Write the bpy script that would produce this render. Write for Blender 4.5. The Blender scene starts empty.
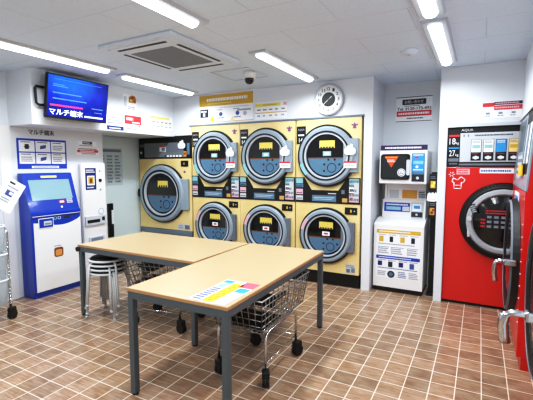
import bpy, bmesh, math, random
from mathutils import Vector, Matrix
random.seed(7)
PI = math.pi
SC = bpy.context.scene
COL = SC.collection

# ------------------------------------------------------------------ materials
def lin(c):
    r = []
    for v in c:
        v /= 255.0
        r.append(v/12.92 if v <= .04045 else ((v+.055)/1.055)**2.4)
    return (*r, 1.0)
MATS = {}
def mat(name, rgb, rough=.5, metal=0., var=.04, scale=30., bump=0., emit=0., coat=0., alpha=1., trans=0.):
    if name in MATS: return MATS[name]
    m = bpy.data.materials.new(name); m.use_nodes = True
    nt = m.node_tree; N, L = nt.nodes, nt.links
    p = N['Principled BSDF']
    c = lin(rgb)
    tc = N.new('ShaderNodeTexCoord'); nz = N.new('ShaderNodeTexNoise')
    nz.inputs['Scale'].default_value = scale; nz.inputs['Detail'].default_value = 3
    L.new(tc.outputs['Object'], nz.inputs['Vector'])
    mx = N.new('ShaderNodeMix'); mx.data_type = 'RGBA'
    mx.inputs['A'].default_value = tuple(min(1, x*(1-var)) for x in c[:3])+(1,)
    mx.inputs['B'].default_value = tuple(min(1, x*(1+var)) for x in c[:3])+(1,)
    L.new(nz.outputs['Fac'], mx.inputs['Factor'])
    L.new(mx.outputs['Result'], p.inputs['Base Color'])
    p.inputs['Roughness'].default_value = rough
    p.inputs['Metallic'].default_value = metal
    if coat: p.inputs['Coat Weight'].default_value = coat; p.inputs['Coat Roughness'].default_value = .08
    if bump:
        b = N.new('ShaderNodeBump'); b.inputs['Strength'].default_value = bump; b.inputs['Distance'].default_value = .002
        L.new(nz.outputs['Fac'], b.inputs['Height']); L.new(b.outputs['Normal'], p.inputs['Normal'])
    if emit:
        p.inputs['Emission Color'].default_value = c; p.inputs['Emission Strength'].default_value = emit
    if alpha < 1: p.inputs['Alpha'].default_value = alpha
    if trans: p.inputs['Transmission Weight'].default_value = trans
    MATS[name] = m
    return m

def ramp_mix(N, L, fac, a, b):
    mx = N.new('ShaderNodeMix'); mx.data_type = 'RGBA'
    for k, v in (('A', a), ('B', b)):
        if isinstance(v, tuple): mx.inputs[k].default_value = v
        else: L.new(v, mx.inputs[k])
    L.new(fac, mx.inputs['Factor'])
    return mx.outputs['Result']

def floor_material():
    m = bpy.data.materials.new('floor_tiles'); m.use_nodes = True
    nt = m.node_tree; N, L = nt.nodes, nt.links; p = N['Principled BSDF']
    tc = N.new('ShaderNodeTexCoord'); mp = N.new('ShaderNodeMapping')
    mp.inputs['Location'].default_value = (.085, -2.807, 0)
    L.new(tc.outputs['Object'], mp.inputs['Vector'])
    bk = N.new('ShaderNodeTexBrick'); bk.offset = 0; bk.squash = 1
    bk.inputs['Scale'].default_value = 1; bk.inputs['Brick Width'].default_value = .1553; bk.inputs['Row Height'].default_value = .157
    bk.inputs['Mortar Size'].default_value = .0031; bk.inputs['Mortar Smooth'].default_value = .15; bk.inputs['Bias'].default_value = 0
    bk.inputs['Color1'].default_value = (0, 0, 0, 1); bk.inputs['Color2'].default_value = (1, 1, 1, 1); bk.inputs['Mortar'].default_value = (.5, .5, .5, 1)
    L.new(mp.outputs['Vector'], bk.inputs['Vector'])
    st = N.new('ShaderNodeMapping'); st.inputs['Scale'].default_value = (6, 55, 6)
    L.new(tc.outputs['Object'], st.inputs['Vector'])
    n1 = N.new('ShaderNodeTexNoise'); n1.inputs['Scale'].default_value = 1; n1.inputs['Detail'].default_value = 6; n1.inputs['Roughness'].default_value = .7
    L.new(st.outputs['Vector'], n1.inputs['Vector'])
    n2 = N.new('ShaderNodeTexNoise'); n2.inputs['Scale'].default_value = 9; n2.inputs['Detail'].default_value = 4
    L.new(tc.outputs['Object'], n2.inputs['Vector'])
    cr = N.new('ShaderNodeValToRGB')
    e = cr.color_ramp.elements
    e[0].position = .25; e[0].color = lin((92, 72, 54)); e[1].position = .75; e[1].color = lin((196, 170, 146))
    k = e.new(.5); k.color = lin((150, 121, 96))
    L.new(n1.outputs['Fac'], cr.inputs['Fac'])
    cr2 = N.new('ShaderNodeValToRGB')
    e = cr2.color_ramp.elements
    e[0].position = .3; e[0].color = lin((140, 102, 74)); e[1].position = .7; e[1].color = lin((178, 158, 138))
    L.new(n2.outputs['Fac'], cr2.inputs['Fac'])
    c = N.new('ShaderNodeMix'); c.data_type = 'RGBA'; c.inputs['Factor'].default_value = .42
    L.new(cr.outputs['Color'], c.inputs['A']); L.new(cr2.outputs['Color'], c.inputs['B'])
    # per-tile tone
    t = N.new('ShaderNodeMix'); t.data_type = 'RGBA'; t.blend_type = 'MULTIPLY'; t.inputs['Factor'].default_value = 1
    rr = N.new('ShaderNodeMapRange'); rr.inputs['To Min'].default_value = .80; rr.inputs['To Max'].default_value = 1.14
    L.new(bk.outputs['Color'], rr.inputs['Value'])
    L.new(c.outputs['Result'], t.inputs['A']); L.new(rr.outputs['Result'], t.inputs['B'])
    g = ramp_mix(N, L, bk.outputs['Fac'], t.outputs['Result'], lin((226, 214, 198)))
    L.new(g, p.inputs['Base Color'])
    p.inputs['Roughness'].default_value = .24
    p.inputs['Specular IOR Level'].default_value = .5
    b = N.new('ShaderNodeBump'); b.invert = True; b.inputs['Strength'].default_value = .25; b.inputs['Distance'].default_value = .002
    L.new(bk.outputs['Fac'], b.inputs['Height']); L.new(b.outputs['Normal'], p.inputs['Normal'])
    return m

def ceiling_material():
    m = bpy.data.materials.new('ceiling_board'); m.use_nodes = True
    nt = m.node_tree; N, L = nt.nodes, nt.links; p = N['Principled BSDF']
    tc = N.new('ShaderNodeTexCoord')
    bk = N.new('ShaderNodeTexBrick'); bk.offset = .5
    bk.inputs['Scale'].default_value = 1; bk.inputs['Brick Width'].default_value = .91; bk.inputs['Row Height'].default_value = .455
    bk.inputs['Mortar Size'].default_value = .0025; bk.inputs['Mortar Smooth'].default_value = .4
    L.new(tc.outputs['Object'], bk.inputs['Vector'])
    nz = N.new('ShaderNodeTexNoise'); nz.inputs['Scale'].default_value = 60; nz.inputs['Detail'].default_value = 4
    L.new(tc.outputs['Object'], nz.inputs['Vector'])
    base = ramp_mix(N, L, nz.outputs['Fac'], lin((206, 219, 234)), lin((220, 233, 247)))
    n2 = N.new('ShaderNodeTexNoise'); n2.inputs['Scale'].default_value = 1.3
    L.new(tc.outputs['Object'], n2.inputs['Vector'])
    f = N.new('ShaderNodeMath'); f.operation = 'MULTIPLY'; L.new(bk.outputs['Fac'], f.inputs[0]); L.new(n2.outputs['Fac'], f.inputs[1])
    g = ramp_mix(N, L, f.outputs[0], base, lin((150, 156, 164)))
    L.new(g, p.inputs['Base Color']); p.inputs['Roughness'].default_value = .85
    return m

def screen_material():
    m = bpy.data.materials.new('tv_screen'); m.use_nodes = True
    nt = m.node_tree; N, L = nt.nodes, nt.links; p = N['Principled BSDF']
    tc = N.new('ShaderNodeTexCoord'); mp = N.new('ShaderNodeMapping')
    mp.inputs['Location'].default_value = (.2, 0, -.62); mp.inputs['Scale'].default_value = (2.0, 1, 3.0)
    L.new(tc.outputs['Object'], mp.inputs['Vector'])
    gr = N.new('ShaderNodeTexGradient'); gr.gradient_type = 'SPHERICAL'; L.new(mp.outputs['Vector'], gr.inputs['Vector'])
    nz = N.new('ShaderNodeTexNoise'); nz.inputs['Scale'].default_value = 6; nz.inputs['Detail'].default_value = 2
    L.new(tc.outputs['Object'], nz.inputs['Vector'])
    ad = N.new('ShaderNodeMath'); ad.operation = 'MULTIPLY_ADD'; ad.inputs[1].default_value = .5
    L.new(nz.outputs['Fac'], ad.inputs[0]); L.new(gr.outputs['Fac'], ad.inputs[2])
    cr = N.new('ShaderNodeValToRGB'); e = cr.color_ramp.elements
    e[0].position = .15; e[0].color = lin((8, 18, 96)); e[1].position = 1.0; e[1].color = lin((30, 110, 215))
    k = e.new(.5); k.color = lin((12, 36, 160))
    L.new(ad.outputs[0], cr.inputs['Fac'])
    L.new(cr.outputs['Color'], p.inputs['Base Color']); L.new(cr.outputs['Color'], p.inputs['Emission Color'])
    p.inputs['Emission Strength'].default_value = .75; p.inputs['Roughness'].default_value = .2
    return m

WALL = mat('wall_paint', (222, 226, 231), .7, var=.015, scale=3)
RECESS = mat('recess_light_tint', (216, 229, 230), .6, var=.02, scale=2)  # faint green of the fluorescent light put into the recess colour
ACWHITE = mat('ceiling_plastic', (214, 224, 236), .5, var=.02)
WHITE = mat('white_enamel', (232, 232, 232), .35, var=.02, scale=6)
PAPER = mat('white_paper', (238, 240, 243), .6, var=.02)
BLACK = mat('black_plastic', (10, 10, 12), .5, var=.1)
GLASSBLACK = mat('dark_door_glass', (10, 10, 13), .12, var=.1, coat=.6)
CHARCOAL = mat('charcoal_steel', (98, 107, 112), .45, metal=.3, var=.05)
GREY = mat('grey_plastic', (148, 161, 172), .42, var=.03, scale=12)
MIDGREY = mat('mid_grey', (112, 118, 128), .45, var=.03)
LGREY = mat('light_grey', (196, 202, 208), .4, var=.03)
CHROME = mat('chrome', (205, 208, 212), .16, metal=1., var=.03)
WIRE = mat('bright_wire', (160, 158, 154), .4, metal=.8, var=.05)
def yellow_material():
    m = mat('yellow_enamel', (238, 206, 128), .38, var=.0, scale=3)
    nt = m.node_tree; N, L = nt.nodes, nt.links; p = N['Principled BSDF']
    tc = N.new('ShaderNodeTexCoord'); nz = N.new('ShaderNodeTexNoise'); nz.inputs['Scale'].default_value = 90; nz.inputs['Detail'].default_value = 5
    n2 = N.new('ShaderNodeTexNoise'); n2.inputs['Scale'].default_value = 2.2
    L.new(tc.outputs['Object'], nz.inputs['Vector']); L.new(tc.outputs['Object'], n2.inputs['Vector'])
    mu = N.new('ShaderNodeMath'); mu.operation = 'MULTIPLY'; L.new(nz.outputs['Fac'], mu.inputs[0]); L.new(n2.outputs['Fac'], mu.inputs[1])
    mr = N.new('ShaderNodeMapRange'); mr.inputs['From Min'].default_value = .18; mr.inputs['From Max'].default_value = .42
    L.new(mu.outputs[0], mr.inputs['Value'])
    g = ramp_mix(N, L, mr.outputs['Result'], lin((234, 216, 160)), lin((218, 190, 124)))
    L.new(g, p.inputs['Base Color'])
    return m
YELLOW = yellow_material()
PANELBLUE = mat('slate_blue_print', (92, 124, 148), .35, var=.06)
SLATE = mat('slate_trim', (112, 126, 138), .4, var=.03)
RED = mat('red_enamel', (205, 30, 24), .3, var=.03, scale=4, coat=.3)
BLUE = mat('kiosk_blue', (10, 58, 165), .28, var=.05, coat=.4)
NAVY = mat('navy_print', (24, 40, 110), .5)
SIGNBLUE = mat('sign_blue', (24, 66, 176), .5)
CYAN = mat('cyan_print', (140, 190, 196), .5)
SKY = mat('sky_print', (50, 150, 215), .5)
PINK = mat('pink_print', (214, 176, 186), .5)
SIGNRED = mat('red_print', (206, 52, 60), .5)
ORANGE = mat('orange_print', (214, 150, 84), .5)
GOLD = mat('gold_print', (208, 172, 64), .5)
PALEYEL = mat('pale_yellow_print', (232, 222, 120), .5)
LABELYEL = mat('label_yellow', (226, 208, 108), .5)
INK = mat('ink', (40, 42, 52), .6)
INKGREY = mat('grey_ink', (128, 134, 146), .6)
INKBLUE = mat('blue_ink', (70, 90, 150), .6)
PURPLE = mat('purple_print', (138, 88, 128), .5)
LAV = mat('lavender_print', (184, 180, 212), .5)
BROWN = mat('brown_print', (120, 72, 30), .5)
WOOD = mat('table_laminate', (184, 162, 127), .32, var=.03, scale=8)
EDGE = mat('table_edge', (176, 140, 100), .5)
LIGHTM = mat('lamp_diffuser', (235, 245, 255), .5, var=0, emit=4.0)
STOOLW = mat('stool_white', (214, 218, 220), .35)
SCREENGREY = mat('kiosk_screen', (140, 172, 184), .15, var=.08, scale=3, coat=.5)
MILKY = mat('milky_plastic', (206, 218, 224), .3, var=.05, alpha=.55)
DARKGREY = mat('dark_grey_panel', (118, 126, 130), .35, var=.1, scale=5, coat=.3)
YSTICK = mat('bright_yellow', (250, 196, 20), .5)
WGLOW = mat('tv_white', (225, 235, 255), .5, emit=.7)
RGLOW = mat('tv_pink', (225, 70, 110), .5, emit=.45)
BGLOW = mat('tv_lightblue', (100, 160, 240), .5, emit=.5)
FLOORM, CEILM, SCREENM = floor_material(), ceiling_material(), screen_material()

# ------------------------------------------------------------------ mesh builder
class MB:
    def __init__(s): s.bm = bmesh.new(); s.mats = []; s.M = Matrix.Identity(4)
    def mi(s, m):
        if m is None: m = s.mats[0] if s.mats else None
        if m not in s.mats: s.mats.append(m)
        return s.mats.index(m)
    def _v(s, p): return s.bm.verts.new(s.M @ Vector(p))
    def face(s, vs, m, smooth=False):
        try: f = s.bm.faces.new(vs)
        except ValueError: return None
        f.material_index = s.mi(m); f.smooth = smooth
        return f
    def box(s, x0, x1, y0, y1, z0, z1, m, bev=0.):
        vs = [s._v((x, y, z)) for x in (x0, x1) for y in (y0, y1) for z in (z0, z1)]
        fs = [s.face([vs[i] for i in q], m) for q in ((0, 1, 3, 2), (4, 6, 7, 5), (0, 4, 5, 1), (2, 3, 7, 6), (0, 2, 6, 4), (1, 5, 7, 3))]
        if bev:
            es = list({e for f in fs for e in f.edges})
            r = bmesh.ops.bevel(s.bm, geom=es, offset=bev, segments=2, affect='EDGES', profile=.5)
            k = s.mi(m)
            for f in r['faces']: f.material_index = k
        return s
    def prism(s, poly, d0, d1, m, axis='y', smooth=False):
        """poly of (a,b) extruded from d0 to d1 along axis: y -> (a,d,b); x -> (d,a,b); z -> (a,b,d)"""
        f = {'y': lambda a, b, d: (a, d, b), 'x': lambda a, b, d: (d, a, b), 'z': lambda a, b, d: (a, b, d)}[axis]
        A = [s._v(f(a, b, d0)) for a, b in poly]; B = [s._v(f(a, b, d1)) for a, b in poly]
        n = len(poly)
        s.face(A, m); s.face(B[::-1], m)
        for i in range(n): s.face([A[i], B[i], B[(i+1) % n], A[(i+1) % n]], m, smooth)
        return s
    def disc(s, cx, cz, r, y0, y1, m, n=48, a0=0., a1=2*PI):
        if a1-a0 > 6.28: poly = [(cx+r*math.cos(2*PI*i/n), cz+r*math.sin(2*PI*i/n)) for i in range(n)]
        else: poly = [(cx+r*math.cos(a0+(a1-a0)*i/n), cz+r*math.sin(a0+(a1-a0)*i/n)) for i in range(n+1)]
        return s.prism(poly, y0, y1, m)
    def lathe_y(s, cx, cz, prof, m, n=56, a0=0., a1=2*PI, closed=True):
        """profile of (r, y) revolved about the y axis through (cx,cz); closed ring profile"""
        full = a1-a0 > 6.28; k = n if full else n+1
        rings = []
        for i in range(k):
            a = a0+(a1-a0)*i/n
            rings.append([s._v((cx+r*math.cos(a), y, cz+r*math.sin(a))) for r, y in prof])
        q = len(prof)
        for i in range(n):
            A, B = rings[i], rings[(i+1) % k]
            for j in range(q if closed else q-1): s.face([A[j], A[(j+1) % q], B[(j+1) % q], B[j]], m, False)
        if not full and closed: s.face(rings[0], m); s.face(rings[-1][::-1], m)
        return s
    def ring(s, cx, cz, r0, r1, y0, y1, m, n=56, a0=0., a1=2*PI):
        return s.lathe_y(cx, cz, [(r0, y0), (r0, y1), (r1, y1), (r1, y0)], m, n, a0, a1)
    def lathe_z(s, cx, cy, prof, m, n=32, smooth=True):
        rings = []
        for r, z in prof:
            rings.append([s._v((cx+r*math.cos(2*PI*i/n), cy+r*math.sin(2*PI*i/n), z)) for i in range(n)])
        for a, b in zip(rings, rings[1:]):
            for i in range(n): s.face([a[i], a[(i+1) % n], b[(i+1) % n], b[i]], m, smooth)
        s.face(rings[0][::-1], m); s.face(rings[-1], m)
        return s
    def cyl(s, p0, p1, r0, m, r1=None, n=12, smooth=True):
        r1 = r0 if r1 is None else r1
        p0, p1 = Vector(p0), Vector(p1); d = (p1-p0).normalized()
        u = d.orthogonal().normalized(); w = d.cross(u)
        A = [s._v(p0+(u*math.cos(2*PI*i/n)+w*math.sin(2*PI*i/n))*r0) for i in range(n)]
        B = [s._v(p1+(u*math.cos(2*PI*i/n)+w*math.sin(2*PI*i/n))*r1) for i in range(n)]
        s.face(A[::-1], m); s.face(B, m)
        for i in range(n): s.face([A[i], A[(i+1) % n], B[(i+1) % n], B[i]], m, smooth)
        return s
    def tube(s, pts, r, m, n=6, closed=False):
        pts = [Vector(p) for p in pts]; k = len(pts); rings = []
        up = None
        for i, p in enumerate(pts):
            a = pts[(i-1) % k] if (closed or i > 0) else p
            b = pts[(i+1) % k] if (closed or i < k-1) else p
            d = (b-a).normalized()
            if up is None: up = d.orthogonal().normalized()
            u = (up-d*up.dot(d))
            u = u.normalized() if u.length > 1e-6 else d.orthogonal().normalized()
            up = u; w = d.cross(u)
            rings.append([s._v(p+(u*math.cos(2*PI*j/n)+w*math.sin(2*PI*j/n))*r) for j in range(n)])
        for i in range(k if closed else k-1):
            A, B = rings[i], rings[(i+1) % k]
            for j in range(n): s.face([A[j], A[(j+1) % n], B[(j+1) % n], B[j]], m, True)
        if not closed: s.face(rings[0][::-1], m); s.face(rings[-1], m)
        return s
    def rect(s, x0, x1, z0, z1, y, m, t=.0008):
        """flat printed patch facing -y"""
        return s.box(x0, x1, y, y+t, z0, z1, m)
    def scrib(s, x0, x1, z0, z1, y, rows, m, fill=.75, dense=1.0):
        """rows of tiny illegible print"""
        h = (z1-z0)/rows
        for r in range(rows):
            zc = z1-h*(r+.5); x = x0; hh = h*.55
            lim = x0+(x1-x0)*random.uniform(fill, 1)
            while x < lim:
                w = hh*random.uniform(.5, 1.1)/dense
                s.rect(x, min(x+w*.72, x1), zc-hh/2, zc+hh/2, y, m)
                x += w
        return s
    def build(s, name, parent=None, loc=None, rz=0., smooth=None):
        me = bpy.data.meshes.new(name)
        bmesh.ops.recalc_face_normals(s.bm, faces=s.bm.faces[:])
        s.bm.to_mesh(me); s.bm.free()
        for m in s.mats: me.materials.append(m)
        o = bpy.data.objects.new(name, me); COL.objects.link(o)
        if parent: o.parent = parent
        if loc is not None: o.location = loc
        if rz: o.rotation_euler = (0, 0, rz)
        return o

def tag(o, label, cat, group=None):
    o['label'] = label; o['category'] = cat
    if group: o['group'] = group
    return o
def thing(name, label, cat, loc=(0, 0, 0), rz=0., group=None):
    o = bpy.data.objects.new(name, None); COL.objects.link(o); o.empty_display_size = .1
    o.location = loc; o.rotation_euler = (0, 0, rz)
    return tag(o, label, cat, group)
def struct(mb, name, parent=None):
    o = mb.build(name, parent)
    o['kind'] = 'structure'
    return o
def copy_tree(o, parent=None):
    c = o.copy(); COL.objects.link(c)
    if parent: c.parent = parent
    for ch in list(o.children): copy_tree(ch, c)
    return c

def lettering(text, parent, m, x0, x1, z0, z1, y, name='lettering', loc=None, rz=0., M=None, squeeze=True, bold=0.):
    """raised letters facing -y, fitted into x0..x1, z0..z1"""
    cu = bpy.data.curves.new(name, 'FONT'); cu.body = text; cu.resolution_u = 2; cu.extrude = .002
    if bold: cu.offset = bold
    t = bpy.data.objects.new(name, cu); COL.objects.link(t)
    bpy.context.view_layer.update()
    dg = bpy.context.evaluated_depsgraph_get()
    me = bpy.data.meshes.new_from_object(t.evaluated_get(dg))
    bpy.data.objects.remove(t); bpy.data.curves.remove(cu)
    vs = [v.co for v in me.vertices]
    if not vs: return None
    ax, bx = min(v.x for v in vs), max(v.x for v in vs); ay, by = min(v.y for v in vs), max(v.y for v in vs)
    sx = (x1-x0)/max(1e-6, bx-ax); sz = (z1-z0)/max(1e-6, by-ay)
    if not squeeze: sx = sz = min(sx, sz)
    for v in me.vertices:
        a, b, c = v.co
        p = Vector((x0+(a-ax)*sx, y-(c+.002)*.25, z0+(b-ay)*sz))
        v.co = M @ p if M else p
    me.materials.clear(); me.materials.append(m)
    for p in me.polygons: p.material_index = 0
    me.name = name
    o = bpy.data.objects.new(name, me); COL.objects.link(o)
    if parent: o.parent = parent
    if loc is not None: o.location = loc
    if rz: o.rotation_euler = (0, 0, rz)
    return o

H = 2.51       # ceiling height
YW = 4.57      # face of the machine wall
RZL, RZR = PI/2, -PI/2

# ------------------------------------------------------------------ the room
struct(MB().box(-5.1, 1.2, -2.6, 5.4, -.05, 0, FLOORM), 'floor')
struct(MB().box(-5.1, 1.2, -2.6, 5.4, H, H+.05, CEILM), 'ceiling')
b = MB()
b.box(-4.875, -3.765, YW, YW+.10, 1.945, H, WALL)
b.box(-3.765, -1.205, YW, YW+.10, 2.087, H, WALL)
b.box(-1.205, -1.105, YW, 5.15, 0, H, WALL)
b.box(-.398, -.322, YW, 5.15, 0, H, WALL)
b.box(-.322, 1.0, YW, YW+.10, 1.925, H, WALL)
struct(b, 'wall_back')
struct(MB().box(-4.98, 1.2, 5.25, 5.33, 0, H, WALL), 'wall_rear')
struct(MB().box(-1.105, -.398, 5.15, 5.25, 0, H, WALL), 'wall_alcove')
struct(MB().box(-4.95, -4.54, -2.6, 3.63, 0, H, WALL), 'wall_left')
struct(MB().box(-4.98, -4.875, 3.63, 5.25, 0, H, RECESS), 'wall_recess')
b = MB()
b.box(-4.54, -4.10, 2.425, YW, 1.932, H, WALL)
b.box(-4.875, -4.54, 3.63, YW, 1.932, H, WALL)
struct(b, 'trim_1')          # boxed soffit over the kiosk wall
b = MB(); b.box(.345, .45, 1.98, YW, 1.96, H, WALL); b.box(.345, .45, -2.6, 1.98, 0, H, WALL)
struct(b, 'wall_right')
b = MB()
b.box(-3.80, -1.205, YW-.012, YW+.09, 2.066, 2.087, SLATE)
struct(b, 'trim_2')
b = MB(); b.box(-.322, .75, YW-.004, YW+.09, 1.893, 1.925, LGREY); b.box(-.322, -.315, YW-.004, YW+.09, 0, 1.893, LGREY)
struct(b, 'trim_3')
b = MB(); b.box(-4.54, -4.525, 2.315, 2.425, 0, 1.932, WHITE)
struct(b, 'trim_4')
b = MB()
for x0, x1, y0, y1 in ((-2.62, -2.15, 3.52, 3.53), (-2.62, -2.15, 3.98, 3.99), (-2.62, -2.61, 3.52, 3.99), (-2.16, -2.15, 3.52, 3.99)):
    b.box(x0, x1, y0, y1, H-.006, H, LGREY)
struct(b, 'trim_5')          # ceiling hatch frame
# narrow door in the recess with its dark pull handle
b = MB(); b.box(-4.875, -4.86, 3.68, 4.50, .01, 1.92, RECESS, bev=.003)
d1 = struct(b, 'door_1')
b = MB(); b.box(-4.86, -4.825, 3.92, 4.01, .42, .93, BLACK, bev=.008); b.box(-4.825, -4.821, 3.97, 4.01, .62, .83, PAPER)
b.build('door_handle', d1)

# ------------------------------------------------------------------ ceiling fittings
def ceiling_light(x, y0, y1, label):
    t = thing('ceiling_light', label, 'light', (x, (y0+y1)/2, H), 0, 'tube lights on the ceiling')
    L = (y1-y0)/2
    b = MB(); b.prism([(-.092, 0), (.092, 0), (.078, -.022), (-.078, -.022)], -L, L, LGREY, 'y')
    b.build('base_plate', t)
    b = MB()
    pr = [(.045*math.cos(PI+PI*i/10), -.022+.030*math.sin(PI+PI*i/10)) for i in range(11)]
    b.prism(pr, -L+.06, L-.06, LIGHTM, 'y', True)
    b.build('diffuser', t)
    la = bpy.data.lights.new('tube_or_fill_lamp', 'AREA'); la.shape = 'RECTANGLE'; la.size = .10; la.size_y = (y1-y0)-.1
    la.energy = LAMP; la.color = (.90, .955, 1.0); la.spread = math.radians(165)
    lo = bpy.data.objects.new('tube_or_fill_lamp', la); COL.objects.link(lo); lo.location = (x, (y0+y1)/2, H-.075)
LAMP = 19
ceiling_light(-3.47, 1.66, 2.92, 'long white tube light on the ceiling directly above the television')
ceiling_light(-3.54, 3.10, 4.36, 'white tube light between the air conditioner and the yellow banner')
ceiling_light(-1.80, 1.03, 2.29, 'white tube light in front of the air conditioner, cut by the top edge')
ceiling_light(-1.77, 3.06, 4.34, 'white tube light beside the dome camera, above the wall clock')
ceiling_light(-.325, 3.02, 4.30, 'white tube light nearest the white pillar and the red washer')
ceiling_light(-.325, 1.65, 2.90, 'white tube light at the top edge, in line before the one by the red washer')
for x, y in ((-3.5, .3), (-1.8, -.5), (-.35, .2), (-2.6, -1.6)):  # unseen fill lamps added beside and behind the camera, without fixtures
    la = bpy.data.lights.new('tube_or_fill_lamp', 'AREA'); la.shape = 'RECTANGLE'; la.size = .12; la.size_y = 1.2; la.energy = LAMP; la.color = (.90, .955, 1)
    lo = bpy.data.objects.new('tube_or_fill_lamp', la); COL.objects.link(lo); lo.location = (x, y, H-.03)

t = thing('air_conditioner', 'square white ceiling cassette air conditioner with grey intake grille', 'air conditioner', (-2.475, 2.775, H))
b = MB(); b.box(-.405, .405, -.485, .485, -.03, 0, ACWHITE, bev=.008); b.box(-.345, .345, -.43, .43, -.042, -.028, ACWHITE, bev=.004); b.build('panel', t)
b = MB(); b.box(-.235, .235, -.275, .275, -.047, -.038, mat('grille_grey', (150, 156, 164), .6))
for i in range(22): b.box(-.23, .23, -.268+i*.025, -.264+i*.025, -.0485, -.046, MIDGREY)
b.build('intake_grille', t)
for x0, x1, y0, y1 in ((-.318, -.29, -.29, .29), (.29, .318, -.29, .29), (-.27, .27, -.40, -.372), (-.27, .27, .372, .40)):
    MB().box(x0, x1, y0, y1, -.0445, -.038, BLACK).build('louver', t)
t = thing('dome_camera', 'white dome security camera hanging from the ceiling', 'camera', (-2.235, 3.70, H))
MB().lathe_z(0, 0, [(.068, -.075), (.068, -.005), (.062, 0)], WHITE).build('housing', t)
MB().lathe_z(0, 0, [(.005, -.135), (.03, -.128), (.045, -.11), (.05, -.09), (.05, -.075)], GLASSBLACK).build('dome', t)
t = thing('smoke_detector', 'small round white smoke detector on the ceiling', 'detector', (-.596, 3.735, H))
MB().lathe_z(0, 0, [(.03, -.035), (.05, -.03), (.07, -.012), (.075, 0)], ACWHITE).build('cover', t)
MB().lathe_z(0, 0, [(.012, -.04), (.02, -.034)], LGREY).build('vent', t)

# ------------------------------------------------------------------ yellow dryers
def dryer_door(parent, zc, r, upper):
    """round porthole door with a flat hinge plate on its right side"""
    k = r/.37
    b = MB()
    b.lathe_y(0, zc, [(.275*k, -.008), (.275*k, -.05), (.30*k, -.066), (.335*k, -.066), (.356*k, -.045), (.356*k, -.008)], GREY)
    b.box(.215*k, .395*k, -.048, -.004, zc-.20*k, zc+.20*k, GREY if upper else MIDGREY, bev=.006)
    d = b.build('door', parent)
    b = MB(); b.ring(0, zc, .350*k, .379*k, -.036, -.003, BLACK, a0=.6, a1=2*PI-.6)
    b.build('door_edge', d)
    b = MB(); b.ring(0, zc, .262*k, .279*k, -.058, -.01, LGREY); b.build('trim_ring', d)
    b = MB(); b.ring(0, zc, .284*k, .302*k, -.0672, -.06, BLACK); b.build('seal', d)
    b = MB(); b.disc(0, zc, .264*k, -.03, -.01, GLASSBLACK); b.build('door_glass', d)
    b = MB(); b.disc(0, zc, .240*k, -.0325, -.0302, PANELBLUE, 40, PI+.09, 2*PI-.09)
    cx, cz = .07*k, zc-.145*k
    b.ring(cx, cz, .050*k, .058*k, -.034, -.0327, BLACK, 28)
    for dx, dz in ((-.042, .10), (.038, .10), (-.095, .042), (.095, .042), (-.096, -.038)):
        b.disc(cx+dx*k, cz+dz*k, .013*k, -.034, -.0327, BLACK, 12)
    b.rect(-.24*k, .24*k, zc-.03*k, zc-.018*k, -.0335, BROWN)
    b.build('drum_panel', d)
    b = MB(); b.rect(-.09*k, .105*k, zc+.095*k, zc+.185*k, -.0315, LABELYEL)
    for i in range(5): b.rect((-.08+i*.037)*k, (-.055+i*.037)*k, zc+.09*k, zc+.112*k, -.0322, INK)
    for i in range(4): b.rect((-.047+i*.037)*k, (-.044+i*.037)*k, zc+.11*k, zc+.18*k, -.0322, GOLD)
    b.rect(-.045*k, .06*k, zc+.0*k, zc+.055*k, -.0315, CYAN if upper else PAPER)
    b.rect(-.02*k, .035*k, zc+.015*k, zc+.04*k, -.0322, PAPER if upper else SIGNRED)
    b.build('glass_label', d)
    b = MB()
    if upper: b.ring(0, zc, .308*k, .352*k, -.0675, -.06, CYAN, 8, PI+.30, PI+.75)
    else: b.ring(0, zc, .308*k, .352*k, -.0675, -.06, PINK, 8, PI-.72, PI-.20)
    b.build('ring_sticker', d)
    return d

def blob_tag(parent, x, z, s, y, name='hanging_tag'):
    """white cut-out card with a lumpy outline"""
    pts = [(-.5, -.36), (-.3, -.5), (.3, -.5), (.5, -.36), (.52, -.05), (.4, .12), (.26, .16), (.24, .42), (.10, .5), (.02, .42), (-.05, .3), (-.16, .36), (-.26, .30), (-.28, .14), (-.46, .08), (-.54, -.1)]
    b = MB(); b.prism([(x+a*s, z+c*s) for a, c in pts], y, y+.006, PAPER)
    b.rect(x-.3*s, x+.32*s, z-.3*s, z-.24*s, y-.0009, LGREY)
    return b.build(name, parent)

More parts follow.
